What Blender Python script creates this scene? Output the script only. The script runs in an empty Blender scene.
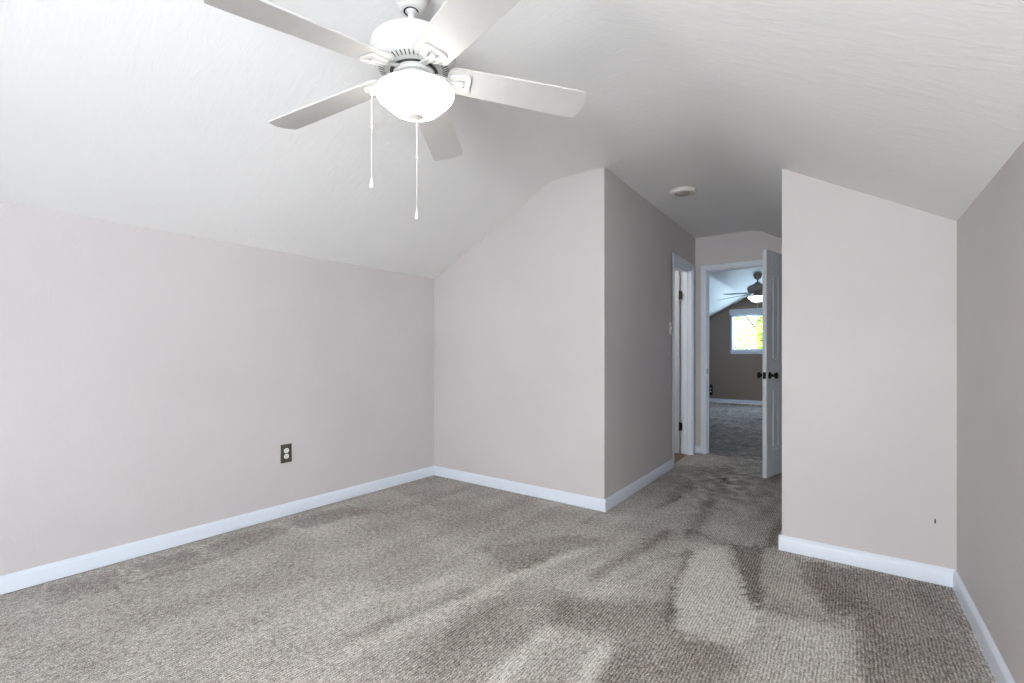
import bpy, bmesh, math, random
import numpy as np
from mathutils import Vector, Matrix

random.seed(7)
S = bpy.context.scene
COL = S.collection
PI = math.pi
EYE = 1.09
YAW = math.atan2(333, 457)

# ------------------------------------------------------------------ camera, world, sun, window daylight, exposure
cd = bpy.data.cameras.new('camera')
cam = bpy.data.objects.new('camera', cd)
COL.objects.link(cam)
cam.location = (0, 0, EYE)
cam.rotation_euler = (PI / 2, 0, YAW)
cd.sensor_width = 36
cd.lens = 36 * 457 / 1024
cd.shift_y = 14.5 / 1024
cd.clip_start = 0.02
S.camera = cam

w = bpy.data.worlds.new('sky')
S.world = w
w.use_nodes = True
bg = w.node_tree.nodes['Background']
bg.inputs['Color'].default_value = (0.74, 0.85, 1.0, 1)
bg.inputs['Strength'].default_value = 6.0

sd = bpy.data.lights.new('sun', 'SUN')
sd.energy = 6.0
sd.angle = 0.01
sd.color = (1.0, 0.95, 0.86)
sun = bpy.data.objects.new('sun', sd)
COL.objects.link(sun)
sun.rotation_euler = Vector((0.75, -0.25, 1.0)).to_track_quat('Z', 'Y').to_euler()


def area(name, loc, aim, sx, sy, power, color):
    l = bpy.data.lights.new(name, 'AREA')
    l.shape = 'RECTANGLE'
    l.size, l.size_y = sx, sy
    l.energy = power
    l.color = color
    o = bpy.data.objects.new(name, l)
    COL.objects.link(o)
    o.location = loc
    o.rotation_euler = (-Vector(aim)).to_track_quat('Z', 'Y').to_euler()
    return o


# daylight through the window behind the camera and through the far room's window
area('daylight_back_window', (-0.05, -2.17, 1.05), (0, 1, 0.02), 0.85, 0.85, 68, (0.985, 0.985, 0.98))
area('added_side_fill', (0.60, -1.10, 1.05), (-1, 0.25, 0.0), 1.2, 0.95, 3, (0.96, 0.98, 1.0))  # unseen side light, added to brighten the hall's left wall
area('daylight_far_window', (-1.316, 11.75, 1.6), (0, -1, 0.0), 1.6, 0.8, 24, (0.50, 0.66, 1.0))
pl = bpy.data.lights.new('side_room_fill', 'POINT')  # unseen fill light added to brighten the side door and hall
pl.energy = 9
pl.shadow_soft_size = 0.1
pl.color = (1.0, 0.95, 0.88)
po = bpy.data.objects.new('side_room_fill', pl)
COL.objects.link(po)
po.location = (-2.1, 4.1, 2.1)

vs = S.view_settings
vs.view_transform = 'Standard'
vs.look = 'None'
vs.exposure = 0.76
vs.gamma = 1.0
vs.use_curve_mapping = False
S.display_settings.display_device = 'sRGB'
S.cycles.diffuse_bounces = 8
S.cycles.max_bounces = 12
S.cycles.use_denoising = True
S.cycles.denoising_prefilter = 'NONE'


# ------------------------------------------------------------------ helpers
def tag(o, label=None, cat=None, group=None, kind=None):
    if label: o['label'] = label
    if cat: o['category'] = cat
    if group: o['group'] = group
    if kind: o['kind'] = kind
    return o


def empty(name, loc, rz=0.0):
    o = bpy.data.objects.new(name, None)
    COL.objects.link(o)
    o.location = loc
    o.rotation_euler = (0, 0, rz)
    o.empty_display_size = 0.1
    return o


class MB:
    """collects shapes, then links them as ONE mesh object"""
    def __init__(self):
        self.bm = bmesh.new()
        self.mi = 0

    def _faces(self, fs, smooth=False):
        for f in fs:
            f.material_index = self.mi
            f.smooth = smooth

    def box(self, x0, x1, y0, y1, z0, z1, M=None):
        vs_ = [(x, y, z) for x in (x0, x1) for y in (y0, y1) for z in (z0, z1)]
        vs_ = [self.bm.verts.new(M @ Vector(v) if M else v) for v in vs_]
        q = [(0, 1, 3, 2), (4, 6, 7, 5), (0, 4, 5, 1), (2, 3, 7, 6), (0, 2, 6, 4), (1, 5, 7, 3)]
        self._faces([self.bm.faces.new([vs_[i] for i in f]) for f in q])
        return self

    def prism(self, poly, axis, a, b, M=None):
        """poly: 2-D outline; axis 'x','y','z' = extrusion direction from a to b"""
        def P(u, v, t):
            p = {'x': (t, u, v), 'y': (u, t, v), 'z': (u, v, t)}[axis]
            return M @ Vector(p) if M else Vector(p)
        lo = [self.bm.verts.new(P(u, v, a)) for u, v in poly]
        hi = [self.bm.verts.new(P(u, v, b)) for u, v in poly]
        n = len(poly)
        fs = [self.bm.faces.new(lo), self.bm.faces.new(hi[::-1])]
        for i in range(n):
            fs.append(self.bm.faces.new([lo[i], hi[i], hi[(i + 1) % n], lo[(i + 1) % n]]))
        self._faces(fs)
        return self

    def lathe(self, prof, seg=64, M=None, smooth=True, cap=True):
        rings = []
        for r, z in prof:
            ring = []
            for k in range(seg):
                a = 2 * PI * k / seg
                v = Vector((r * math.cos(a), r * math.sin(a), z))
                ring.append(self.bm.verts.new(M @ v if M else v))
            rings.append(ring)
        fs = []
        for i in range(len(rings) - 1):
            for k in range(seg):
                fs.append(self.bm.faces.new([rings[i][k], rings[i][(k + 1) % seg], rings[i + 1][(k + 1) % seg], rings[i + 1][k]]))
        if cap:
            fs.append(self.bm.faces.new(rings[0][::-1]))
            fs.append(self.bm.faces.new(rings[-1]))
        self._faces(fs, smooth)
        return self

    def tube(self, pts, r, seg=10, closed=False, M=None):
        pts = [Vector(p) for p in pts]
        n = len(pts)
        rings = []
        for i, p in enumerate(pts):
            if closed:
                t = (pts[(i + 1) % n] - pts[i - 1])
            else:
                t = pts[min(i + 1, n - 1)] - pts[max(i - 1, 0)]
            t.normalize()
            up = Vector((0, 0, 1)) if abs(t.z) < 0.9 else Vector((1, 0, 0))
            a = t.cross(up).normalized()
            b = a.cross(t).normalized()
            ring = []
            for k in range(seg):
                an = 2 * PI * k / seg
                v = p + (a * math.cos(an) + b * math.sin(an)) * r
                ring.append(self.bm.verts.new(M @ v if M else v))
            rings.append(ring)
        fs = []
        m = n if closed else n - 1
        for i in range(m):
            A, B = rings[i], rings[(i + 1) % n]
            for k in range(seg):
                fs.append(self.bm.faces.new([A[k], A[(k + 1) % seg], B[(k + 1) % seg], B[k]]))
        if not closed:
            fs.append(self.bm.faces.new(rings[0][::-1]))
            fs.append(self.bm.faces.new(rings[-1]))
        self._faces(fs, True)
        return self

    def build(self, name, mats, parent=None, loc=None, rot=None, bevel=0.0, segs=2, sharp=True):
        bmesh.ops.recalc_face_normals(self.bm, faces=self.bm.faces)
        me = bpy.data.meshes.new(name)
        self.bm.to_mesh(me)
        self.bm.free()
        if not isinstance(mats, (list, tuple)):
            mats = [mats]
        for m in mats:
            me.materials.append(m)
        if sharp:
            me.set_sharp_from_angle(angle=math.radians(38))
        o = bpy.data.objects.new(name, me)
        COL.objects.link(o)
        if parent is not None:
            o.parent = parent
        if loc is not None:
            o.location = loc
        if rot is not None:
            o.rotation_euler = rot
        if bevel:
            b = o.modifiers.new('bevel', 'BEVEL')
            b.width = bevel
            b.segments = segs
            b.limit_method = 'ANGLE'
            b.angle_limit = math.radians(40)
        return o


def struct(o):
    o['kind'] = 'structure'
    return o


def copy_tree(o, parent=None):
    c = o.copy()
    COL.objects.link(c)
    c.parent = parent
    for ch in list(o.children):
        copy_tree(ch, c)
    return c


# ------------------------------------------------------------------ materials
class NT:
    def __init__(self, name):
        self.m = bpy.data.materials.new(name)
        self.m.use_nodes = True
        self.t = self.m.node_tree
        self.b = self.t.nodes['Principled BSDF']
        self.out = self.t.nodes['Material Output']

    def n(self, typ, **kw):
        nd = self.t.nodes.new(typ)
        for k, v in kw.items():
            if k.startswith('i_'):
                key = k[2:].replace('_', ' ')
                nd.inputs[key].default_value = v
            else:
                setattr(nd, k, v)
        return nd

    def l(self, a, b):
        self.t.links.new(a, b)

    def coords(self, scale=(1, 1, 1), rot=(0, 0, 0)):
        tc = self.n('ShaderNodeTexCoord')
        mp = self.n('ShaderNodeMapping')
        mp.inputs['Scale'].default_value = scale
        mp.inputs['Rotation'].default_value = rot
        self.l(tc.outputs['Object'], mp.inputs['Vector'])
        return mp.outputs['Vector']

    def noise(self, vec, scale, detail=3.0, rough=0.5, dist=0.0):
        nd = self.n('ShaderNodeTexNoise')
        nd.inputs['Scale'].default_value = scale
        nd.inputs['Detail'].default_value = detail
        nd.inputs['Roughness'].default_value = rough
        nd.inputs['Distortion'].default_value = dist
        self.l(vec, nd.inputs['Vector'])
        return nd.outputs['Fac']

    def ramp(self, fac, stops):
        nd = self.n('ShaderNodeValToRGB')
        cr = nd.color_ramp
        while len(cr.elements) < len(stops):
            cr.elements.new(0.5)
        for e, (p, c) in zip(cr.elements, stops):
            e.position = p
            e.color = (*c, 1)
        self.l(fac, nd.inputs['Fac'])
        return nd.outputs['Color']

    def math(self, op, a, b=None, clamp=False):
        nd = self.n('ShaderNodeMath', operation=op)
        nd.use_clamp = clamp
        for i, v in enumerate((a, b)):
            if v is None: continue
            if isinstance(v, (int, float)):
                nd.inputs[i].default_value = v
            else:
                self.l(v, nd.inputs[i])
        return nd.outputs[0]

    def bump(self, h, strength, dist):
        nd = self.n('ShaderNodeBump')
        nd.inputs['Strength'].default_value = strength
        nd.inputs['Distance'].default_value = dist
        self.l(h, nd.inputs['Height'])
        self.l(nd.outputs['Normal'], self.b.inputs['Normal'])


def srgb(r, g, b):
    f = lambda v: (v / 255) / 12.92 if v / 255 <= 0.04045 else ((v / 255 + 0.055) / 1.055) ** 2.4
    return (f(r), f(g), f(b))


def plain(name, col, rough=0.5, metal=0.0, spec=0.5, var=0.03, scale=30, bump=0.0):
    """paint/metal/plastic with a faint procedural variation"""
    t = NT(name)
    v = t.coords()
    f = t.noise(v, scale)
    lo = tuple(max(0, c * (1 - var)) for c in col)
    hi = tuple(min(1, c * (1 + var)) for c in col)
    t.l(t.ramp(f, [(0.3, lo), (0.7, hi)]), t.b.inputs['Base Color'])
    t.b.inputs['Roughness'].default_value = rough
    t.b.inputs['Metallic'].default_value = metal
    t.b.inputs['Specular IOR Level'].default_value = spec
    if bump:
        t.bump(f, bump, 0.001)
    return t.m


def wall_paint(name, col, patch=0.025):
    t = NT(name)
    v = t.coords()
    vz = t.coords(scale=(1, 1, 0.45))
    big = t.noise(v, 1.3, 3, 0.55)
    c0 = tuple(c * (1 - patch) for c in col)
    c1 = tuple(c * (1 + patch) for c in col)
    t.l(t.ramp(big, [(0.35, c0), (0.65, c1)]), t.b.inputs['Base Color'])
    t.b.inputs['Roughness'].default_value = 0.62
    t.b.inputs['Specular IOR Level'].default_value = 0.3
    a = t.noise(vz, 9, 4, 0.6, 0.6)
    b = t.noise(v, 70, 2, 0.5)
    h = t.math('ADD', t.math('MULTIPLY', a, 1.0), t.math('MULTIPLY', b, 0.12))
    t.bump(h, 0.22, 0.012)
    return t.m


def ceiling_paint():
    t = NT('ceiling_paint')
    v = t.coords()
    vs2 = t.coords(scale=(8, 34, 8), rot=(0, 0, 0.5))
    vs3 = t.coords(scale=(8, 30, 8), rot=(0, 0, -0.35))
    big = t.noise(v, 1.1, 2)
    t.l(t.ramp(big, [(0.3, (0.76, 0.762, 0.75)), (0.7, (0.79, 0.792, 0.78))]), t.b.inputs['Base Color'])
    t.b.inputs['Roughness'].default_value = 0.5
    t.b.inputs['Specular IOR Level'].default_value = 0.35
    a = t.noise(vs2, 1.0, 4, 0.6, 0.8)
    b = t.noise(vs3, 1.0, 4, 0.6, 0.8)
    m = t.noise(v, 1.6, 2)
    pick = t.math('GREATER_THAN', m, 0.5)
    h = t.math('ADD', t.math('MULTIPLY', a, pick), t.math('MULTIPLY', b, t.math('SUBTRACT', 1.0, pick)))
    t.bump(h, 0.22, 0.010)
    return t.m


def carpet():
    t = NT('loop_carpet')
    tc = t.n('ShaderNodeTexCoord')
    # slightly wavering rows of loops that run along the room
    wob = t.n('ShaderNodeTexNoise')
    wob.inputs['Scale'].default_value = 9
    t.l(tc.outputs['Object'], wob.inputs['Vector'])
    sep = t.n('ShaderNodeSeparateXYZ')
    t.l(tc.outputs['Object'], sep.inputs[0])
    xw = t.math('ADD', sep.outputs['X'], t.math('MULTIPLY', wob.outputs['Fac'], 0.014))
    comb = t.n('ShaderNodeCombineXYZ')
    t.l(t.math('MULTIPLY', xw, 1 / 0.0115), comb.inputs[0])
    t.l(t.math('MULTIPLY', sep.outputs['Y'], 1 / 0.017), comb.inputs[1])
    vor = t.n('ShaderNodeTexVoronoi')
    vor.inputs['Scale'].default_value = 1.0
    vor.inputs['Randomness'].default_value = 1.0
    t.l(comb.outputs[0], vor.inputs['Vector'])
    loops = t.math('SUBTRACT', 1.0, vor.outputs['Distance'], True)
    row = t.math('ADD', t.math('MULTIPLY', t.math('SINE', t.math('MULTIPLY', xw, 2 * PI / 0.0115)), 0.5), 0.5)
    fine = t.noise(tc.outputs['Object'], 210, 2, 0.6)
    tuft = t.noise(tc.outputs['Object'], 60, 3, 0.6)
    att = t.n('ShaderNodeAttribute')
    att.attribute_name = 'pile'
    pile = att.outputs['Fac']
    h = t.math('ADD', t.math('MULTIPLY', loops, 0.55), t.math('MULTIPLY', row, 0.45))
    f = t.math('ADD', t.math('MULTIPLY', t.math('SUBTRACT', h, 0.5), 0.5), t.math('MULTIPLY', t.math('SUBTRACT', tuft, 0.5), 0.45))
    f = t.math('ADD', f, t.math('MULTIPLY', t.math('SUBTRACT', fine, 0.5), 1.7))
    streak = t.noise(t.coords(scale=(130, 34, 1)), 1.0, 2, 0.6)
    f = t.math('ADD', f, t.math('MULTIPLY', t.math('SUBTRACT', streak, 0.5), 0.75))
    f = t.math('ADD', f, pile, True)
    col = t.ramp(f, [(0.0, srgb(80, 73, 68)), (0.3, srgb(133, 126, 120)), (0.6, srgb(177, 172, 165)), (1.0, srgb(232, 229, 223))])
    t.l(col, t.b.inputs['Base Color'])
    t.b.inputs['Roughness'].default_value = 0.95
    t.b.inputs['Specular IOR Level'].default_value = 0.1
    t.bump(t.math('ADD', h, t.math('MULTIPLY', fine, 0.4)), 0.5, 0.004)
    return t.m


def emissive_glass(name, strength):
    t = NT(name)
    v = t.coords()
    f = t.noise(v, 12)
    t.l(t.ramp(f, [(0.3, (0.9, 0.89, 0.86)), (0.7, (0.95, 0.94, 0.92))]), t.b.inputs['Base Color'])
    t.b.inputs['Roughness'].default_value = 0.25
    t.b.inputs['Emission Color'].default_value = (1.0, 0.95, 0.88, 1)
    t.b.inputs['Emission Strength'].default_value = strength
    return t.m


def pane_glass():
    m = bpy.data.materials.new('window_glass')
    m.use_nodes = True
    nt = m.node_tree
    nt.nodes.remove(nt.nodes['Principled BSDF'])
    tr = nt.nodes.new('ShaderNodeBsdfTransparent')
    gl = nt.nodes.new('ShaderNodeBsdfGlossy')
    gl.inputs['Roughness'].default_value = 0.02
    no = nt.nodes.new('ShaderNodeTexNoise')
    no.inputs['Scale'].default_value = 4
    rm = nt.nodes.new('ShaderNodeMapRange')
    rm.inputs['To Min'].default_value = 0.05
    rm.inputs['To Max'].default_value = 0.07
    mx = nt.nodes.new('ShaderNodeMixShader')
    nt.links.new(no.outputs['Fac'], rm.inputs['Value'])
    nt.links.new(rm.outputs[0], mx.inputs['Fac'])
    nt.links.new(tr.outputs[0], mx.inputs[1])
    nt.links.new(gl.outputs[0], mx.inputs[2])
    nt.links.new(mx.outputs[0], nt.nodes['Material Output'].inputs['Surface'])
    return m


M_WALL = wall_paint('mauve_grey_wall_paint', srgb(203, 198.5, 198))
M_WALL_DIM = wall_paint('dimmed_wall_paint', srgb(148, 132, 120))  # same wall paint, the far room's dim light put into its colour
M_CEIL = ceiling_paint()
M_CARPET = carpet()
M_TRIM = plain('white_trim_paint', srgb(220, 228, 238), 0.35, var=0.01)
M_DOOR = plain('white_door_paint', srgb(222, 228, 234), 0.4, var=0.015)
M_FAN = plain('white_fan_enamel', (0.70, 0.70, 0.685), 0.35, var=0.01)
M_BLADE = plain('white_blade_laminate', (0.66, 0.66, 0.645), 0.5, var=0.015)
M_FAN2 = plain('pewter_fan_metal', srgb(150, 155, 152), 0.45, 0.0, var=0.04)
M_BOWL = emissive_glass('lit_frosted_glass', 11.0)
M_BOWL2 = emissive_glass('dimly_lit_frosted_glass', 5.0)
M_BRONZE = plain('dark_bronze', srgb(46, 41, 38), 0.35, 0.7, var=0.1)
M_PLATE = plain('antique_bronze_plate', srgb(92, 88, 82), 0.42, 0.5, var=0.12, scale=120)
M_DARK = plain('black_gap', (0.012, 0.012, 0.012), 0.8, var=0.1)
M_VENT = plain('vent_shadow_grey', srgb(70, 70, 68), 0.8, var=0.05)
M_WHITEP = plain('white_plastic', srgb(232, 231, 226), 0.35, var=0.01)
M_DETECT = plain('aged_white_plastic', srgb(214, 210, 202), 0.5, var=0.02)
M_DETECT2 = plain('grey_plastic_grille', srgb(176, 171, 163), 0.6, var=0.03)
M_TILE = plain('brown_floor_planks', srgb(120, 96, 74), 0.4, var=0.25, scale=8)
M_BLIND = plain('white_blind_slats', srgb(205, 208, 215), 0.5, var=0.02)
M_CHAIN = plain('beaded_chain_metal', srgb(228, 228, 222), 0.35, 0.2, var=0.02)
M_LEAF = plain('sunlit_leaves', srgb(168, 192, 88), 0.6, var=0.6, scale=5)
M_BARK = plain('tree_bark', srgb(92, 78, 62), 0.9, var=0.2, scale=15)
M_LAWN = plain('lawn', srgb(96, 122, 60), 0.9, var=0.2, scale=2)
M_GLASS = pane_glass()

# ------------------------------------------------------------------ the house: attic profile shared by the whole floor
XL, XR = -3.042, 0.424            # knee walls
XHL, XHR = -1.360, -0.286         # hall walls
YB, YF, YE, YFAR = -2.0, 2.963, 5.37, 11.55
ZF = 2.412
TH = 0.11


XCR = XL + (ZF - 1.795) / 0.494      # crease between the left slope and the flat


def xl(y):
    """left knee wall: the near room widens a little towards the back"""
    return XL - max(0.0, YF - y) * 0.028


def zc(x, y=10.0):
    """ceiling height over x: two slopes and a flat, soft transitions"""
    def soft(a, b, k):            # smooth minimum
        h = max(k - abs(a - b), 0) / k
        return min(a, b) - h * h * k * 0.25
    left = 1.795 + (ZF - 1.795) * (x - xl(y)) / (XCR - xl(y))
    right = 1.722 + 0.590 * (XR - x)
    return soft(soft(left, ZF, 0.015), right, 0.05)


def px_floor(x, y):
    """where a floor point stands, from its bearing and dip seen from the eye"""
    d = 457 * EYE / (y - 356)
    lat = (x - 512) / 457 * d
    return (math.cos(YAW) * lat - math.sin(YAW) * d, math.sin(YAW) * lat + math.cos(YAW) * d)


# floor: fine grid whose 'pile' attribute holds the brushed lay of the carpet pile and the far room's dimness
def build_floor():
    step = 0.015
    xs = np.arange(xl(YB), XR + step * 0.5, step)
    ys = np.arange(YB, YFAR + step * 0.5, step)
    nx, ny = len(xs), len(ys)
    GX, GY = np.meshgrid(xs, ys)
    f = np.zeros((ny, nx))

    def blur(a, k):
        ker = np.ones(2 * k + 1) / (2 * k + 1)
        for _ in range(2):
            a = np.apply_along_axis(lambda r: np.convolve(np.pad(r, k, 'edge'), ker, 'valid'), 0, a)
            a = np.apply_along_axis(lambda r: np.convolve(np.pad(r, k, 'edge'), ker, 'valid'), 1, a)
        return a

    rs = np.random.RandomState(4)
    wig = blur(rs.rand(ny, nx) - 0.5, 3)
    wig /= wig.std()
    wig2 = blur(rs.rand(ny, nx) - 0.5, 3)
    wig2 /= wig2.std()
    WX = GX + wig * 0.005 + (rs.rand(ny, nx) - 0.5) * 0.03
    WY = GY + wig2 * 0.005 + (rs.rand(ny, nx) - 0.5) * 0.07

    def poly(pts, val, k=1):
        nonlocal f
        P = [px_floor(*p) for p in pts]
        ins = np.zeros((ny, nx), bool)
        n = len(P)
        for i in range(n):
            x1, y1 = P[i]
            x2, y2 = P[(i + 1) % n]
            c = ((y1 > WY) != (y2 > WY))
            with np.errstate(divide='ignore', invalid='ignore'):
                xi = (x2 - x1) * (WY - y1) / (y2 - y1 + 1e-12) + x1
            ins ^= c & (WX < xi)
        f += (blur(ins.astype(float), k - 1) if k > 1 else ins) * val

    def stroke(a, b, wd, val, k=1):
        nonlocal f
        ax, ay = px_floor(*a)
        bx, by = px_floor(*b)
        L2 = (bx - ax) ** 2 + (by - ay) ** 2
        t = np.clip(((WX - ax) * (bx - ax) + (WY - ay) * (by - ay)) / L2, 0, 1)
        dd = np.hypot(WX - ax - t * (bx - ax), WY - ay - t * (by - ay))
        f += np.clip(1.3 - dd / (wd / 2), 0, 1) * val

    # vacuum wedges and brushed patches
    poly([(731, 544), (762, 545), (761, 614), (747, 597)], -0.9)
    poly([(790, 557), (954, 589), (993, 690), (865, 690), (858, 632), (851, 614), (829, 614), (804, 582)], -0.55)
    poly([(804, 560), (862, 572), (850, 612), (830, 610)], -0.3)
    stroke((760, 607), (840, 620), 0.05, -0.4)
    poly([(692, 553), (724, 547), (747, 597), (762, 617), (742, 648), (700, 640), (674, 632), (677, 582)], 0.5)
    poly([(765, 617), (850, 625), (858, 683), (745, 683)], 0.25, 3)
    stroke((689, 550), (674, 588), 0.04, -0.7)
    stroke((674, 588), (668, 617), 0.05, -0.7)
    poly([(560, 600), (671, 600), (674, 629), (742, 658), (724, 700), (595, 700), (619, 635), (545, 626)], -0.65, 2)
    poly([(486, 600), (560, 590), (575, 612), (500, 670), (440, 700), (400, 700)], -0.35, 2)
    stroke((668, 532), (595, 576), 0.09, -0.75)
    stroke((712, 500), (690, 538), 0.1, -0.6)
    stroke((724, 470), (706, 505), 0.12, -0.4)
    stroke((657, 507), (682, 497), 0.05, -0.9)
    stroke((688, 530), (724, 544), 0.06, -0.7)
    stroke((690, 480), (672, 500), 0.10, -0.5)
    stroke((760, 520), (778, 500), 0.10, -0.5)
    stroke((770, 545), (780, 520), 0.06, -0.8)
    poly([(482, 547), (568, 536), (603, 538), (568, 550), (532, 564), (511, 573)], -0.45)
    stroke((514, 571), (603, 538), 0.03, -0.4)
    stroke((340, 657), (504, 582), 0.10, 0.4)
    stroke((493, 680), (546, 632), 0.10, 0.7)
    stroke((603, 650), (580, 690), 0.08, 0.7)
    stroke((340, 611), (447, 579), 0.08, 0.3)
    stroke((340, 640), (493, 582), 0.06, -0.4)
    stroke((420, 660), (518, 589), 0.12, -0.4)
    stroke((511, 577), (589, 549), 0.08, 0.5)
    poly([(545, 585), (640, 545), (662, 575), (600, 598)], 0.3)
    stroke((625, 580), (650, 565), 0.05, -0.5)
    stroke((655, 560), (690, 552), 0.05, -0.5)
    stroke((582, 525), (600, 512), 0.02, -0.5)
    for q in ([(50, 586), (113, 568), (133, 583), (56, 606)], [(126, 566), (193, 548), (216, 560), (146, 583)],
              [(203, 545), (266, 526), (292, 530), (219, 560)], [(286, 520), (345, 505), (375, 512), (300, 530)]):
        poly(q, -0.42)
    for a, b in (((118, 568), (150, 588)), ((199, 546), (222, 562)), ((279, 526), (300, 532)), ((388, 492), (440, 512)), ((340, 515), (365, 523))):
        stroke(a, b, 0.035, 0.35)
    poly([(434, 478), (600, 515), (580, 530), (440, 540), (330, 520)], -0.18, 4)
    # broad brushing along the rows and blotches of footmarks
    nz = blur(rs.rand(ny, nx) - 0.5, 5)
    f += nz / nz.std() * 0.10
    a = rs.rand(ny, nx) - 0.5
    a = np.apply_along_axis(lambda r: np.convolve(np.pad(r, 40, 'edge'), np.ones(81) / 81, 'valid'), 0, a)
    a = np.apply_along_axis(lambda r: np.convolve(np.pad(r, 2, 'edge'), np.ones(5) / 5, 'valid'), 1, a)
    f += a / a.std() * 0.09
    # heavier wear in the hall and on the way to the door
    wear = np.clip(1 - np.hypot((GX + 0.85) / 0.55, (GY - 4.4) / 1.5), 0, 1)
    m = blur(rs.rand(ny, nx) - 0.5, 1)
    f += wear * (m / m.std() * 0.45 - 0.2)
    f += (GY > YE) * (m / m.std() * 0.2 - 0.75)  # far room's dimness put into the carpet tone
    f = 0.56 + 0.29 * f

    bm_v = np.stack([GX.ravel(), GY.ravel(), np.zeros(nx * ny)], 1)
    idx = np.arange(nx * ny).reshape(ny, nx)
    quads = np.stack([idx[:-1, :-1].ravel(), idx[:-1, 1:].ravel(), idx[1:, 1:].ravel(), idx[1:, :-1].ravel()], 1)
    me = bpy.data.meshes.new('floor')
    me.from_pydata(bm_v.tolist(), [], quads.tolist())
    at = me.attributes.new('pile', 'FLOAT', 'POINT')
    at.data.foreach_set('value', f.ravel().astype(np.float32))
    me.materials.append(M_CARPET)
    o = bpy.data.objects.new('floor', me)
    COL.objects.link(o)
    return struct(o)


build_floor()

# ceiling: one skin over the whole attic
mb = MB()
N = 60
rings = []
for yy in (YB - TH, YF, YE, YFAR + TH):
    x0_ = xl(yy) - TH
    lo = [(x0_ + (XR + TH - x0_) * i / N) for i in range(N + 1)]
    rings.append([mb.bm.verts.new((x, yy, zc(x, yy))) for x in lo] + [mb.bm.verts.new((x, yy, zc(x, yy) + 0.12)) for x in reversed(lo)])
for A, B in zip(rings[:-1], rings[1:]):
    for i in range(len(A)):
        mb.bm.faces.new([A[i], B[i], B[(i + 1) % len(B)], A[(i + 1) % len(A)]])
mb.bm.faces.new(rings[0])
mb.bm.faces.new(rings[-1][::-1])
ceil = struct(mb.build('ceiling', M_CEIL, sharp=False))
for p in ceil.data.polygons:
    p.use_smooth = abs(p.normal.y) < 0.5


def top_line(x0, x1, y=10.0, n=24):
    return [(x0 + (x1 - x0) * i / n, zc(x0 + (x1 - x0) * i / n, y) + 0.02) for i in range(n + 1)]


def cross_wall(name, x0, x1, y0, y1, holes=(), mat=None):
    """wall across the attic, its top follows the ceiling; holes: (xa, xb, za, zb)"""
    m = MB()
    cuts = sorted({x0, x1, *[h[0] for h in holes], *[h[1] for h in holes]})
    for a, b in zip(cuts[:-1], cuts[1:]):
        hs = [h for h in holes if h[0] <= a + 1e-6 and h[1] >= b - 1e-6]
        if hs:
            h = hs[0]
            if h[2] > 0.001:
                m.box(a, b, y0, y1, 0, h[2])
            m.prism([(a, h[3])] + top_line(a, b, min(y0, y1)) + [(b, h[3])], 'y', y0, y1)
        else:
            m.prism([(a, 0)] + top_line(a, b, min(y0, y1)) + [(b, 0)], 'y', y0, y1)
    return struct(m.build(name, mat or M_WALL, sharp=False))


# knee walls
struct(MB().prism([(xl(YB - TH) - TH, YB - TH), (xl(YB - TH), YB - TH), (XL, YF), (XL, YFAR + TH), (XL - TH, YFAR + TH), (XL - TH, YF)], 'z', 0, 1.812).build('wall_left', M_WALL))
KW = (-1.70, -0.50, 0.55, 1.52)  # opening for the added side window
_zt = zc(XR) + 0.02
_m = MB()
_m.box(XR, XR + TH, YB - TH, KW[0], 0, _zt).box(XR, XR + TH, KW[1], YFAR + TH, 0, _zt)
_m.box(XR, XR + TH, KW[0], KW[1], 0, KW[2]).box(XR, XR + TH, KW[0], KW[1], KW[3], _zt)
struct(_m.build('wall_right', M_WALL))
# wall behind the camera with its window
BW = (-0.52, 0.38, 0.55, 1.52)
cross_wall('wall_back', xl(YB), XR, YB - TH, YB, [BW])
# front wall, left of the hall and right of the hall
cross_wall('wall_front_left', XL, XHL, YF, YF + TH)
cross_wall('wall_front_right', XHR, XR, YF, YF + TH)
# hall side walls
SD = (4.55, 5.225, 2.04)        # side doorway: y0, y1, top
m = MB()
zt = zc(XHL) + 0.02
m.box(XHL - TH, XHL, YF + TH, SD[0], 0, zt)
m.box(XHL - TH, XHL, SD[1], YE, 0, zt)
m.box(XHL - TH, XHL, SD[0], SD[1], SD[2], zt)
struct(m.build('wall_hall_left', M_WALL))
m = MB()
m.prism([(XHR, 0), (XHR, zc(XHR) + 0.02), (XHR + TH, zc(XHR + TH) + 0.02), (XHR + TH, 0)], 'y', YF + TH, YE)
struct(m.build('wall_hall_right', M_WALL))
# end wall with the doorway to the far room
ED = (-1.258, -0.345, 2.05)    # x0, x1, top
cross_wall('wall_hall_end', XL, XR, YE, YE + TH, [(ED[0], ED[1], 0, ED[2])])
# far wall with its window
FW = (-2.125, -0.507, 1.205, 2.09)
cross_wall('wall_far', XL, XR, YFAR, YFAR + TH, [FW], M_WALL_DIM)
# floor of the side room
struct(MB().box(XL, XHL - 0.045, YF + TH, YE, 0.0, 0.008).build('floor_side_room', M_TILE))


# ------------------------------------------------------------------ baseboards
def baseboard(name, runs):
    """runs: (ax, ay, bx, by, nx, ny) along a wall; n points into the room"""
    m = MB()
    prof = [(0, 0.004), (0.015, 0.004), (0.015, 0.066), (0.012, 0.074), (0.007, 0.080), (0.004, 0.086), (0, 0.086)]
    for ax, ay, bx, by, nx, ny in runs:
        lo = [m.bm.verts.new((ax + nx * u, ay + ny * u, z)) for u, z in prof]
        hi = [m.bm.verts.new((bx + nx * u, by + ny * u, z)) for u, z in prof]
        n = len(prof)
        m.bm.faces.new(lo)
        m.bm.faces.new(hi[::-1])
        for i in range(n):
            m.bm.faces.new([lo[i], hi[i], hi[(i + 1) % n], lo[(i + 1) % n]])
    return struct(m.build(name, M_TRIM))


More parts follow.
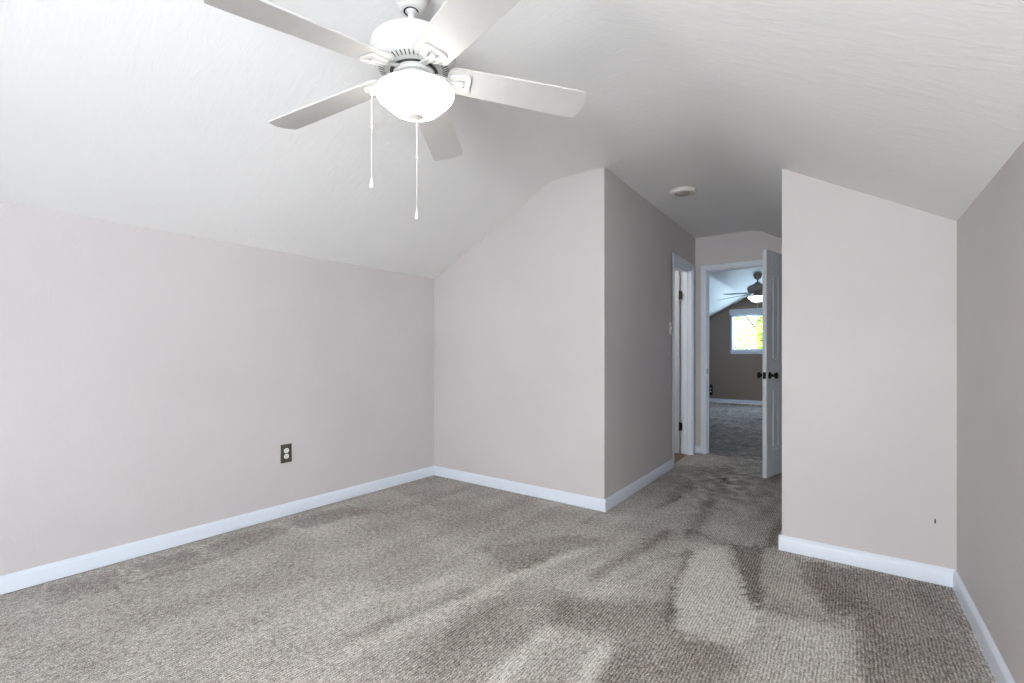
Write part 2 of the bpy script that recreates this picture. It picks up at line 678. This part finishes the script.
bt = 0.015
baseboard('baseboard_left', [(xl(YB), YB, XL, YF, 1, 0)])
baseboard('baseboard_front_left', [(XL, YF, XHL + bt, YF, 0, -1)])
baseboard('baseboard_hall_left', [(XHL, YF, XHL, SD[0] - 0.057, 1, 0)])
baseboard('baseboard_front_right', [(XHR - bt, YF, XR, YF, 0, -1)])
baseboard('baseboard_hall_right', [(XHR, YF, XHR, YE, -1, 0)])
baseboard('baseboard_right', [(XR, YB, XR, YF, -1, 0)])
baseboard('baseboard_back', [(xl(YB), YB, XR, YB, 0, 1)])
baseboard('baseboard_hall_end', [(XHL, YE, ED[0] - 0.043, YE, 0, -1)])
baseboard('baseboard_far', [(XL, YFAR, XR, YFAR, 0, -1)])
baseboard('baseboard_far_left', [(XL, YE + TH, XL, YFAR, 1, 0)])
baseboard('baseboard_far_right', [(XR, YE + TH, XR, YFAR, -1, 0)])


# ------------------------------------------------------------------ door casings (jamb + casing + stop), one mesh each
def end_door_frame():
    m = MB()
    x0, x1, zt = ED
    jt = 0.018
    # jambs line the opening
    m.box(x0, x0 + jt, YE - 0.002, YE + TH + 0.002, 0.003, zt)
    m.box(x1 - jt, x1, YE - 0.002, YE + TH + 0.002, 0.003, zt)
    m.box(x0, x1, YE - 0.002, YE + TH + 0.002, zt - jt, zt)
    # stops
    ys = YE + 0.04
    m.box(x0 + jt, x0 + jt + 0.011, ys, ys + 0.035, 0.003, zt - jt)
    m.box(x1 - jt - 0.011, x1 - jt, ys, ys + 0.035, 0.003, zt - jt)
    m.box(x0 + jt, x1 - jt, ys, ys + 0.035, zt - jt - 0.011, zt - jt)
    # casings with a stepped face
    cw = 0.045
    for yy, s in ((YE, -1), (YE + TH, 1)):
        for t, inset in ((0.011, 0.0), (0.016, 0.018)):
            a, b = sorted((yy, yy + s * t))
            m.box(x0 - cw + 0.004, x0 + 0.006 - inset, a, b, 0.003, zt + cw - 0.004)
            m.box(x1 - 0.006 + inset, x1 + cw - 0.004, a, b, 0.003, zt + cw - 0.004)
            m.box(x0 + 0.006 - inset, x1 - 0.006 + inset, a, b, zt - 0.006 + inset, zt + cw - 0.004)
    return struct(m.build('trim_1', M_TRIM, bevel=0.002, segs=1))


def side_door_frame():
    m = MB()
    y0, y1, zt = SD
    jt = 0.018
    xa, xb = XHL - TH - 0.002, XHL + 0.002
    m.box(xa, xb, y0, y0 + jt, 0.003, zt)
    m.box(xa, xb, y1 - jt, y1, 0.003, zt)
    m.box(xa, xb, y0, y1, zt - jt, zt)
    xs_ = XHL - TH + 0.04
    m.box(xs_, xs_ + 0.033, y0 + jt, y0 + jt + 0.011, 0.003, zt - jt)
    m.box(xs_, xs_ + 0.033, y1 - jt - 0.011, y1 - jt, 0.003, zt - jt)
    m.box(xs_, xs_ + 0.033, y0 + jt, y1 - jt, zt - jt - 0.011, zt - jt)
    cw = 0.057
    for xx, s in ((XHL, 1), (XHL - TH, -1)):
        for t, inset in ((0.011, 0.0), (0.016, 0.018)):
            a, b = sorted((xx, xx + s * t))
            m.box(a, b, y0 - cw + 0.004, y0 + 0.006 - inset, 0.003, zt + cw - 0.004)
            m.box(a, b, y1 - 0.006 + inset, y1 + cw - 0.004, 0.003, zt + cw - 0.004)
            m.box(a, b, y0 + 0.006 - inset, y1 - 0.006 + inset, zt - 0.006 + inset, zt + cw - 0.004)
    return struct(m.build('trim_2', M_TRIM, bevel=0.002, segs=1))


tr1 = end_door_frame()
tr2 = side_door_frame()
tag(MB().box(ED[0] + 0.0175, ED[0] + 0.0195, YE + 0.008, YE + 0.034, 0.89, 0.95).build('strike_plate', M_DARK, tr1),
    label='dark bronze strike plate')


# ------------------------------------------------------------------ doors: two planked panels
def door_leaf(name, width, height=2.02, t=0.035):
    """hinge edge at the origin, leaf runs along +x"""
    m = MB()
    w, h = width, height
    core = 0.009
    m.box(0, w, -t / 2 + core, t / 2 - core, 0, h)
    st = 0.115
    rails = [(0, 0.24), (0.78, 1.03), (h - 0.20, h)]
    for s in (-1, 1):
        a, b = sorted((s * (t / 2 - core), s * t / 2))
        m.box(0, st, a, b, 0, h)
        m.box(w - st, w, a, b, 0, h)
        for z0, z1 in rails:
            m.box(st, w - st, a, b, z0, z1)
        # raised planks with V-gaps inside both panels
        for z0, z1 in ((0.24, 0.78), (1.03, h - 0.20)):
            n = 5
            g = 0.020
            pw = (w - 2 * st - 0.05) / n
            a2, b2 = sorted((s * (t / 2 - core), s * (t / 2 - 0.002)))
            for k in range(n):
                xk = st + 0.025 + k * pw
                m.box(xk + g / 2, xk + pw - g / 2, a2, b2, z0 + 0.022, z1 - 0.022)
    return struct(m.build(name, M_DOOR, bevel=0.003, segs=2))


def knob(parent, x, z, s, t=0.035):
    m = MB()
    M = Matrix.Translation((x, s * t / 2, z)) @ Matrix.Rotation(-s * PI / 2, 4, 'X')
    m.lathe([(0.0, 0), (0.031, 0.0), (0.032, 0.004), (0.028, 0.009), (0.014, 0.012), (0.0115, 0.02), (0.012, 0.034),
             (0.018, 0.039), (0.026, 0.045), (0.029, 0.053), (0.028, 0.061), (0.020, 0.067), (0.0, 0.069)], 32, M, cap=False)
    return m.build('door_knob', M_BRONZE, parent)


# end door: hinged on the right jamb, swung 75 degrees into the hall
door1 = door_leaf('door_1', 0.81)
ang = math.radians(180 + 75)
door1.location = (ED[1] - 0.020, YE - 0.016, 0.012)
door1.rotation_euler = (0, 0, ang)
knob(door1, 0.81 - 0.065, 0.905, 1)
knob(door1, 0.81 - 0.065, 0.905, -1)
tag(MB().box(0.81, 0.8115, -0.0125, 0.0125, 0.875, 0.935).box(0.81, 0.817, -0.007, 0.007, 0.895, 0.915).build('latch_plate', M_BRONZE, door1),
    label='dark bronze latch plate')


def hinge(parent, x, y, z):
    m = MB()
    M = Matrix.Translation((x, y, z))
    for k in range(3):
        m.lathe([(0.0065, -0.044 + k * 0.030), (0.0065, -0.017 + k * 0.030)], 14, M)
    m.lathe([(0.004, -0.050), (0.004, 0.050)], 12, M)
    m.lathe([(0.0, 0.053), (0.006, 0.050), (0.006, 0.046), (0.0, 0.044)], 12, M, cap=False)
    m.box(-0.030, 0.0, -0.001, 0.001, -0.044, 0.044, M)
    m.box(0.0, 0.030, -0.001, 0.001, -0.044, 0.044, M @ Matrix.Rotation(math.radians(-8), 4, 'Z'))
    return m.build('hinge', M_BRONZE, parent)


for z in (0.2, 1.0, 1.8):
    hinge(door1, 0.0, 0.0225, z)

# side door: hinged on the far jamb, swung square into the side room
door2 = door_leaf('door_2', 0.60)
door2.location = (XHL - TH - 0.014, SD[1] - 0.038, 0.012)
door2.rotation_euler = (0, 0, PI)
knob(door2, 0.60 - 0.065, 0.905, 1)
knob(door2, 0.60 - 0.065, 0.905, -1)
for z in (0.30, 1.75):
    hinge(door2, -0.006, 0.016, z)


# ------------------------------------------------------------------ windows
def window(idx, x0, x1, z0, z1, y_in, y_out, mullions):
    """y_in = room face of the wall, y_out = outside face"""
    s = 1 if y_out > y_in else -1
    e = empty('window_%d' % idx, ((x0 + x1) / 2, y_in, z0))
    e['kind'] = 'structure'
    ox, oy, oz = e.location
    def B(m, a, b, c, d, f, g):
        c, d = sorted((c, d))
        m.box(a - ox, b - ox, c - oy, d - oy, f - oz, g - oz)
    fw = 0.045
    ya, yb = y_in + s * 0.035, y_out - s * 0.01
    m = MB()
    B(m, x0, x0 + fw, ya, yb, z0, z1)
    B(m, x1 - fw, x1, ya, yb, z0, z1)
    B(m, x0, x1, ya, yb, z0, z0 + fw)
    B(m, x0, x1, ya, yb, z1 - fw, z1)
    for mx in mullions:
        B(m, mx - 0.02, mx + 0.02, ya + s * 0.01, yb - s * 0.01, z0 + fw, z1 - fw)
    # casing lip on the room side
    for t in (0.012,):
        B(m, x0 - 0.012, x0 + 0.02, y_in - s * t, ya, z0, z1 + 0.012)
        B(m, x1 - 0.02, x1 + 0.012, y_in - s * t, ya, z0, z1 + 0.012)
        B(m, x0 - 0.012, x1 + 0.012, y_in - s * t, ya, z1 - 0.02, z1 + 0.012)
    m.build('window_frame', M_TRIM, e, bevel=0.002, segs=1)
    m = MB()
    B(m, x0 + 0.001, x1 - 0.001, (ya + yb) / 2, (ya + yb) / 2 + 0.004, z0 + 0.001, z1 - 0.001)
    m.build('window_pane', M_GLASS, e)
    m = MB()
    B(m, x0 - 0.035, x1 + 0.035, y_in - s * 0.03, ya, z0 - 0.022, z0)
    B(m, x0 - 0.02, x1 + 0.02, y_in - s * 0.013, y_in, z0 - 0.07, z0 - 0.022)
    m.build('window_sill', M_TRIM, e, bevel=0.003)
    return e


window(1, FW[0], FW[1], FW[2], FW[3], YFAR, YFAR + TH, [(FW[0] + FW[1]) / 2])
w3 = window(3, KW[0], KW[1], KW[2], KW[3], XR, XR + TH, [(KW[0] + KW[1]) / 2])  # unseen window, added to let in the side fill
w3.rotation_euler = (0, 0, -PI / 2)
w3.location = (XR, (KW[0] + KW[1]) / 2, KW[2])
window(2, BW[0], BW[1], BW[2], BW[3], YB, YB - TH, [(BW[0] + BW[1]) / 2])

# raised blind of the far window
bl = empty('window_blind', ((FW[0] + FW[1]) / 2, YFAR - 0.014, 1.985))
hw = (FW[1] - FW[0]) / 2 + 0.03
m = MB()
m.box(-hw, hw, -0.075, -0.062, 0.055, 0.175)
m.box(-hw, -hw + 0.012, -0.062, 0, 0.055, 0.175)
m.box(hw - 0.012, hw, -0.062, 0, 0.055, 0.175)
m.box(-hw, hw, -0.062, 0, 0.165, 0.175)
m.build('valance', M_BLIND, bl)
m = MB()
for k in range(9):
    m.box(-hw + 0.03, hw - 0.03, -0.055, -0.006, 0.024 + k * 0.0068, 0.027 + k * 0.0068)
m.build('slats', M_BLIND, bl)
MB().box(-hw + 0.03, hw - 0.03, -0.056, -0.005, 0.0, 0.018).build('bottom_rail', M_BLIND, bl)
tag(bl, 'raised white slatted blind above the bright window in the far room', 'blind')


# ------------------------------------------------------------------ ceiling fans
def lath(prof):
    return MB().lathe(prof, 72)


def blade_mb(r0, r1, w0, w1):
    pts = []
    # one side out, chamfered tip, back; rounded root
    n = 8
    rr = 0.035
    def half(x):
        t = (x - r0) / (r1 - r0)
        return (w0 + (w1 - w0) * min(1, t * 1.25)) / 2
    L = []
    for k in range(6):
        a = PI / 2 * k / 5
        L.append((r0 + rr * (1 - math.cos(a)) * 1.0, half(r0) - rr * (1 - math.sin(a))))
    for k in range(1, n + 1):
        x = r0 + rr + (r1 - 0.022 - r0 - rr) * k / n
        L.append((x, half(x)))
    L += [(r1 - 0.016, half(r1) - 0.004), (r1 - 0.012, half(r1) - 0.012), (r1 - 0.011, half(r1) - 0.020), (r1 - 0.004, half(r1) - 0.038), (r1, half(r1) - 0.058)]
    pts = L + [(x, -y) for x, y in reversed(L)]
    m = MB()
    m.prism(pts, 'z', 0, 0.006)
    return m


def rrect(x0, x1, h0, h1, r, n=5):
    """rounded trapezoid outline, half widths h0 at x0 and h1 at x1"""
    out = []
    for cx_, cy_, a0 in ((x1 - r, h1 - r, 0), (x0 + r, h0 - r, PI / 2), (x0 + r, -h0 + r, PI), (x1 - r, -h1 + r, 3 * PI / 2)):
        for k in range(n + 1):
            a = a0 + PI / 2 * k / n
            out.append((cx_ + r * math.cos(a), cy_ + r * math.sin(a)))
    return out


def arm_mb():
    """blade iron: raised ring under the blade root, tongue into its middle, neck to the motor"""
    m = MB()
    out = rrect(0.128, 0.206, 0.034, 0.043, 0.016)
    inn = rrect(0.150, 0.187, 0.014, 0.020, 0.007)
    n = len(out)
    for za, zb in ((-0.006, -0.0005),):
        lo_o = [m.bm.verts.new((x, y, za)) for x, y in out]
        lo_i = [m.bm.verts.new((x, y, za)) for x, y in inn]
        hi_o = [m.bm.verts.new((x, y, zb)) for x, y in out]
        hi_i = [m.bm.verts.new((x, y, zb)) for x, y in inn]
        for i in range(n):
            j = (i + 1) % n
            m.bm.faces.new([lo_o[i], lo_o[j], lo_i[j], lo_i[i]])
            m.bm.faces.new([hi_o[i], hi_i[i], hi_i[j], hi_o[j]])
            m.bm.faces.new([lo_o[i], hi_o[i], hi_o[j], lo_o[j]])
            m.bm.faces.new([lo_i[i], lo_i[j], hi_i[j], hi_i[i]])
    m.tube([(x, y, -0.006) for x, y in rrect(0.131, 0.203, 0.031, 0.040, 0.014)], 0.0030, 8, True)
    m.tube([(x, y, -0.006) for x, y in rrect(0.147, 0.190, 0.017, 0.023, 0.009)], 0.0020, 8, True)
    # neck: flat bar bending up towards the motor
    path = [(0.070, 0.008), (0.095, 0.003), (0.118, -0.004), (0.138, -0.008), (0.172, -0.009)]
    for (xa, za), (xb, zb) in zip(path[:-1], path[1:]):
        vs_ = []
        for x, z in ((xa, za), (xb, zb)):
            for y in (-0.010, 0.010):
                for dz in (-0.005, 0.004):
                    vs_.append(m.bm.verts.new((x, y, z + dz)))
        q = [(0, 1, 3, 2), (4, 6, 7, 5), (0, 4, 5, 1), (2, 3, 7, 6), (0, 2, 6, 4), (1, 5, 7, 3)]
        for f in q:
            m.bm.faces.new([vs_[i] for i in f])
    m.lathe([(0.0, -0.014), (0.007, -0.0135), (0.010, -0.011), (0.010, -0.004)], 20, Matrix.Translation((0.172, 0, 0)), cap=False)
    return m


def make_fan(metal, blade_mat, chains, lean=0.0, rot=0.0):
    """origin on the axis at the ceiling; everything under the ball joint may lean a little"""
    f = empty('ceiling_fan', (0, 0, 0), rot)
    piv = Matrix.Translation((0, 0, -0.08))
    ax = Matrix.Rotation(-rot, 3, 'Z') @ Vector((1, 0, 0))
    L = piv @ Matrix.Rotation(lean, 4, ax) @ piv.inverted()

    def hang(o, M=None):
        o.matrix_basis = L @ (M or Matrix.Identity(4))
        return o

    lath([(0.0, -0.078), (0.018, -0.078), (0.034, -0.076), (0.044, -0.069), (0.052, -0.054), (0.060, -0.028), (0.066, -0.010), (0.068, 0.0), (0.0, 0.0)]).build('canopy', metal, f)
    m = lath([(0.012, -0.155), (0.012, -0.07)])
    m.lathe([(0.010, -0.086), (0.017, -0.082), (0.020, -0.076)], 32)
    m.mi = 1
    m.lathe([(0.021, -0.0785), (0.027, -0.0785)], 32, cap=False)
    hang(m.build('downrod', [metal, M_DARK], f))
    # motor housing, domed drum with slots round its sloping underside
    m = lath([(0.0, -0.122), (0.028, -0.124), (0.034, -0.130), (0.060, -0.152), (0.100, -0.172), (0.132, -0.185), (0.146, -0.198),
              (0.152, -0.216), (0.1525, -0.246), (0.149, -0.249), (0.1485, -0.257), (0.1445, -0.260), (0.144, -0.267), (0.136, -0.276),
              (0.128, -0.280), (0.094, -0.290), (0.086, -0.290), (0.0, -0.290)])
    m.mi = 1
    for k in range(50):
        a = 2 * PI * k / 50
        M = Matrix.Rotation(a, 4, 'Z') @ Matrix.Translation((0.113, 0, -0.2842)) @ Matrix.Rotation(-math.atan2(0.010, 0.034), 4, 'Y')
        m.box(-0.010, 0.012, -0.0019, 0.0019, -0.0009, 0.001, M)
    m.lathe([(0.0855, -0.2905), (0.067, -0.2905)], 64, cap=False)
    hang(m.build('motor_housing', [metal, M_VENT], f))
    hang(lath([(0.0, -0.2895), (0.064, -0.2895), (0.074, -0.292), (0.075, -0.300), (0.070, -0.306), (0.0, -0.306)]).build('hub', metal, f))
    hang(lath([(0.0, -0.305), (0.054, -0.305), (0.061, -0.309), (0.063, -0.316), (0.063, -0.340), (0.072, -0.348), (0.098, -0.352), (0.126, -0.354), (0.136, -0.357),
               (0.137, -0.362), (0.0, -0.362)]).build('light_fitter', metal, f))
    # frosted bowl
    prof = [(0.130, -0.358), (0.136, -0.360), (0.1395, -0.365), (0.1395, -0.372), (0.134, -0.383), (0.122, -0.394), (0.109, -0.405),
            (0.096, -0.417), (0.081, -0.429), (0.061, -0.438), (0.038, -0.444), (0.018, -0.4465), (0.0005, -0.447)]
    hang(MB().lathe(prof, 72).build('glass_bowl', M_BOWL if chains else M_BOWL2, f))
    hang(lath([(0.0, -0.444), (0.026, -0.4455), (0.0265, -0.449), (0.019, -0.453), (0.010, -0.457), (0.0065, -0.461), (0.006, -0.468), (0.0, -0.470)]).build('finial', M_DETECT if chains else metal, f))

    for k in range(5):
        a = 2 * PI * k / 5
        bl_ = blade_mb(0.120, 0.664, 0.128, 0.150).build('blade', blade_mat, f, None, None, 0.0015, 1)
        hang(bl_, Matrix.Rotation(a, 4, 'Z') @ Matrix.Translation((0, 0, -0.294)) @ Matrix.Rotation(math.atan(0.096), 4, 'Y') @ Matrix.Rotation(math.radians(FAN_PITCH), 4, 'X'))
        arm_mb().build('blade_arm', metal, bl_, None, None, 0.0012, 1)

    def chain(p, z1, z_joint):
        x, y, z0 = p
        m = MB()
        m.tube([(x, y, z0), (x, y, z1)], 0.0008, 8)
        n = int((z0 - z1) / 0.0085)
        for i in range(n):
            z = z0 - (i + 0.5) * (z0 - z1) / n
            m.lathe([(0.0004, z - 0.0018), (0.0013, z - 0.0009), (0.0013, z + 0.0009), (0.0004, z + 0.0021)], 8, Matrix.Translation((x, y, 0)))
        m.lathe([(0.001, z_joint - 0.006), (0.0032, z_joint - 0.004), (0.0032, z_joint + 0.004), (0.001, z_joint + 0.006)], 10, Matrix.Translation((x, y, 0)))
        c = m.build('pull_chain', M_CHAIN, f)
        m = MB()
        m.lathe([(0.0006, z1 + 0.004), (0.0024, z1 + 0.001), (0.003, z1 - 0.006), (0.0070, z1 - 0.024), (0.0076, z1 - 0.030), (0.006, z1 - 0.036), (0.0006, z1 - 0.038)],
                20, Matrix.Translation((x, y, 0)))
        m.build('pull_knob', M_FAN, c)
        return c
    if chains:
        ca = math.atan2(-math.sin(YAW), -math.cos(YAW)) - rot
        dx, dy = math.cos(ca), math.sin(ca)
        cx_, cy_ = 0.160 * dx, 0.160 * dy
        m = MB()
        m.tube([(0.060 * dx, 0.060 * dy, -0.330), (0.11 * dx, 0.11 * dy, -0.336), (cx_, cy_, -0.344)], 0.0035, 10)
        m.lathe([(0.0, -0.368), (0.004, -0.368), (0.006, -0.362), (0.0065, -0.344), (0.0, -0.338)], 16, Matrix.Translation((cx_, cy_, 0)), cap=False)
        hang(m.build('chain_guide', metal, f))
        chain(L @ Vector((cx_, cy_, -0.366)), -0.672, -0.487)
    chain(L @ Vector((0, 0, -0.468)), -0.786 if chains else -0.62, -0.597 if chains else -0.52)
    return f


FAN_PITCH = -11.0
fan = make_fan(M_FAN, M_BLADE, True, math.atan(0.070), math.radians(50.85))
fan.location = (-1.266, 1.119, ZF - 0.001)
tag(fan, 'white five-blade ceiling fan with lit frosted bowl and two pull chains in near room', 'ceiling fan')

fan2 = make_fan(M_FAN2, M_FAN2, False, 0.0, math.radians(20))
fan2.location = (-1.143, 8.32, ZF - 0.001)
tag(fan2, 'pewter grey ceiling fan with lit bowl seen through the open doorway', 'ceiling fan')

# ------------------------------------------------------------------ smoke detector
sm = empty('smoke_detector', (-1.049, 3.76, ZF))
lath([(0.0, 0.0), (0.098, 0.0), (0.100, -0.008), (0.099, -0.018), (0.092, -0.027), (0.078, -0.032), (0.064, -0.030), (0.060, -0.026), (0.0, -0.026)]).build('detector_body', M_DETECT, sm)
m = MB()
m.lathe([(0.0, -0.026), (0.052, -0.026), (0.054, -0.029), (0.050, -0.033), (0.0, -0.034)], 48, cap=False)
m.build('detector_grille', M_DETECT2, sm)
tag(sm, 'round off-white disc fixture on the ceiling above the hall entrance', 'smoke detector')


# ------------------------------------------------------------------ outlets and switch
def outlet(name_mat, scale=(1, 1)):
    """faces +x, origin at the plate centre on the wall"""
    e = empty('wall_outlet', (0, 0, 0))
    sx, sz = scale
    m = MB()
    w_, h_ = 0.037 * sx, 0.0625 * sz
    m.prism([(-w_, -h_), (w_, -h_), (w_, h_), (-w_, h_)], 'x', 0, 0.006)
    m.build('cover_plate', name_mat, e, bevel=0.0025, segs=3)
    for s in (-1, 1):
        m = MB()
        M = Matrix.Translation((0.004, 0, s * 0.0195 * sz)) @ Matrix.Rotation(PI / 2, 4, 'Y')
        m.lathe([(0.0, 0.0), (0.0172, 0.0), (0.0172, 0.0035), (0.0160, 0.0045), (0.0, 0.0045)], 32, M, cap=False)
        m.mi = 1
        for dy, hh in ((-0.0062, 0.0042), (0.0062, 0.0034)):
            m.box(0.0083, 0.0088, dy - 0.0011, dy + 0.0011, s * 0.0195 * sz + 0.003 - hh, s * 0.0195 * sz + 0.003 + hh)
        m.lathe([(0.0, 0.0), (0.0024, 0.0), (0.0024, 0.0048), (0.0, 0.0048)], 12,
                Matrix.Translation((0.004, 0, s * 0.0195 * sz - 0.0095)) @ Matrix.Rotation(PI / 2, 4, 'Y'), cap=False)
        m.build('receptacle', [M_WHITEP, M_DARK], e)
    m = MB()
    m.lathe([(0.0, 0.0), (0.0034, 0.0), (0.003, 0.0018), (0.0, 0.002)], 12, Matrix.Translation((0.006, 0, 0)) @ Matrix.Rotation(PI / 2, 4, 'Y'), cap=False)
    m.build('screw', M_BRONZE, e)
    return e


o1 = outlet(M_PLATE)
# bearing of the plate seen from the eye -> its place on the left wall
def on_left_wall(px, py):
    k = (px - 512) / 457
    cx_, cy_ = k * math.cos(YAW) - math.sin(YAW), k * math.sin(YAW) + math.cos(YAW)
    d = (XL - YF * 0.028) / (cx_ - 0.028 * cy_)
    return (d * cx_, d * cy_, EYE - (py - 356) / 457 * d)
o1.location = on_left_wall(286, 453.3)
o1.rotation_euler = (0, 0, -math.atan(0.028))
tag(o1, 'bronze duplex outlet plate with white sockets low on the left wall of near room', 'outlet')

o2 = outlet(M_BRONZE, (1.15, 2.0))
o2.location = (-2.575, YFAR, 0.285)
o2.rotation_euler = (0, 0, -PI / 2)
tag(o2, 'dark outlet plate with white sockets above the far room baseboard, beside the door jamb', 'outlet')

sw = empty('light_switch', (XHL, 4.455, 1.355))
MB().prism([(-0.035, -0.0585), (0.035, -0.0585), (0.035, 0.0585), (-0.035, 0.0585)], 'x', 0, 0.006).build('cover_plate', M_WHITEP, sw, bevel=0.0025, segs=3)
MB().prism([(0.005, -0.012), (0.018, 0.003), (0.016, 0.010), (0.005, 0.011)], 'y', -0.005, 0.005).build('toggle', M_WHITEP, sw)
tag(sw, 'white toggle light switch on the hall wall beside the side door casing', 'light switch')

nk = MB()  # small dark slit mark, built as a thin sliver on the wall
kx = (935 - 512) / 457
kd = YF / (kx * math.sin(YAW) + math.cos(YAW))
nx_ = kd * (kx * math.cos(YAW) - math.sin(YAW))
nk.prism([(nx_ - 0.003, 0.29), (nx_ + 0.002, 0.288), (nx_ + 0.003, 0.300), (nx_ + 0.001, 0.312), (nx_ - 0.002, 0.310)], 'y', YF - 0.004, YF + 0.001)
tag(nk.build('wall_nick', M_BRONZE), 'tiny dark slit mark low on the wall right of the hall opening', 'slit mark')


# ------------------------------------------------------------------ outside the far window
def make_tree(label, x, y, z0, h, r, n, seed, group=None):
    rnd = random.Random(seed)
    t = empty('leafy_tree', (x, y, z0))
    m = MB()
    m.tube([(0, 0, 0), (0.06, 0.02, h * 0.3), (-0.05, 0.05, h * 0.6), (0.03, 0, h * 0.9)], 0.13, 12)
    for k in range(9):
        a = k * 2.4
        zz = h * (0.35 + 0.06 * k)
        m.tube([(0, 0, zz), (r * 0.45 * math.cos(a), r * 0.45 * math.sin(a), zz + 0.35 * r), (r * 0.8 * math.cos(a), r * 0.8 * math.sin(a), zz + 0.5 * r)], 0.035, 8)
    m.build('trunk', M_BARK, t)
    m = MB()
    vs_all = []
    fs_all = []
    for c in range(70):
        # clump centres fill an egg-shaped crown
        while True:
            p = Vector((rnd.uniform(-1, 1), rnd.uniform(-1, 1), rnd.uniform(-1, 1)))
            if 0.3 < p.length < 1: break
        cc = Vector((p.x * r, p.y * r, h * 0.62 + p.z * h * 0.42))
        for i in range(n // 70):
            q = Vector((rnd.gauss(0, 1), rnd.gauss(0, 1), rnd.gauss(0, 1))) * r * 0.14
            o_ = cc + q
            s_ = rnd.uniform(0.05, 0.10)
            R = Matrix.Rotation(rnd.uniform(0, 6.28), 3, 'Z') @ Matrix.Rotation(rnd.uniform(-1.1, 1.1), 3, 'X')
            b0 = len(vs_all)
            for u, v, wv in ((-1, 0, 0), (-0.2, 0.42, 0.12), (1, 0, -0.1), (-0.2, -0.42, 0.12)):
                vs_all.append(o_ + R @ Vector((u, v, wv)) * s_)
            fs_all.append((b0, b0 + 1, b0 + 2, b0 + 3))
    m.bm.free()
    me = bpy.data.meshes.new('foliage')
    me.from_pydata([tuple(v) for v in vs_all], [], fs_all)
    me.materials.append(M_LEAF)
    o = bpy.data.objects.new('foliage', me)
    COL.objects.link(o)
    o.parent = t
    tag(t, label, 'tree', group)
    return t


make_tree('sunlit yellow-green leafy tree filling the far room window', -2.6, 19.5, -3.0, 6.4, 2.3, 21000, 3)
struct(MB().box(-40, 40, YFAR + 1.0, 90, -3.1, -3.0).build('ground', M_LAWN))
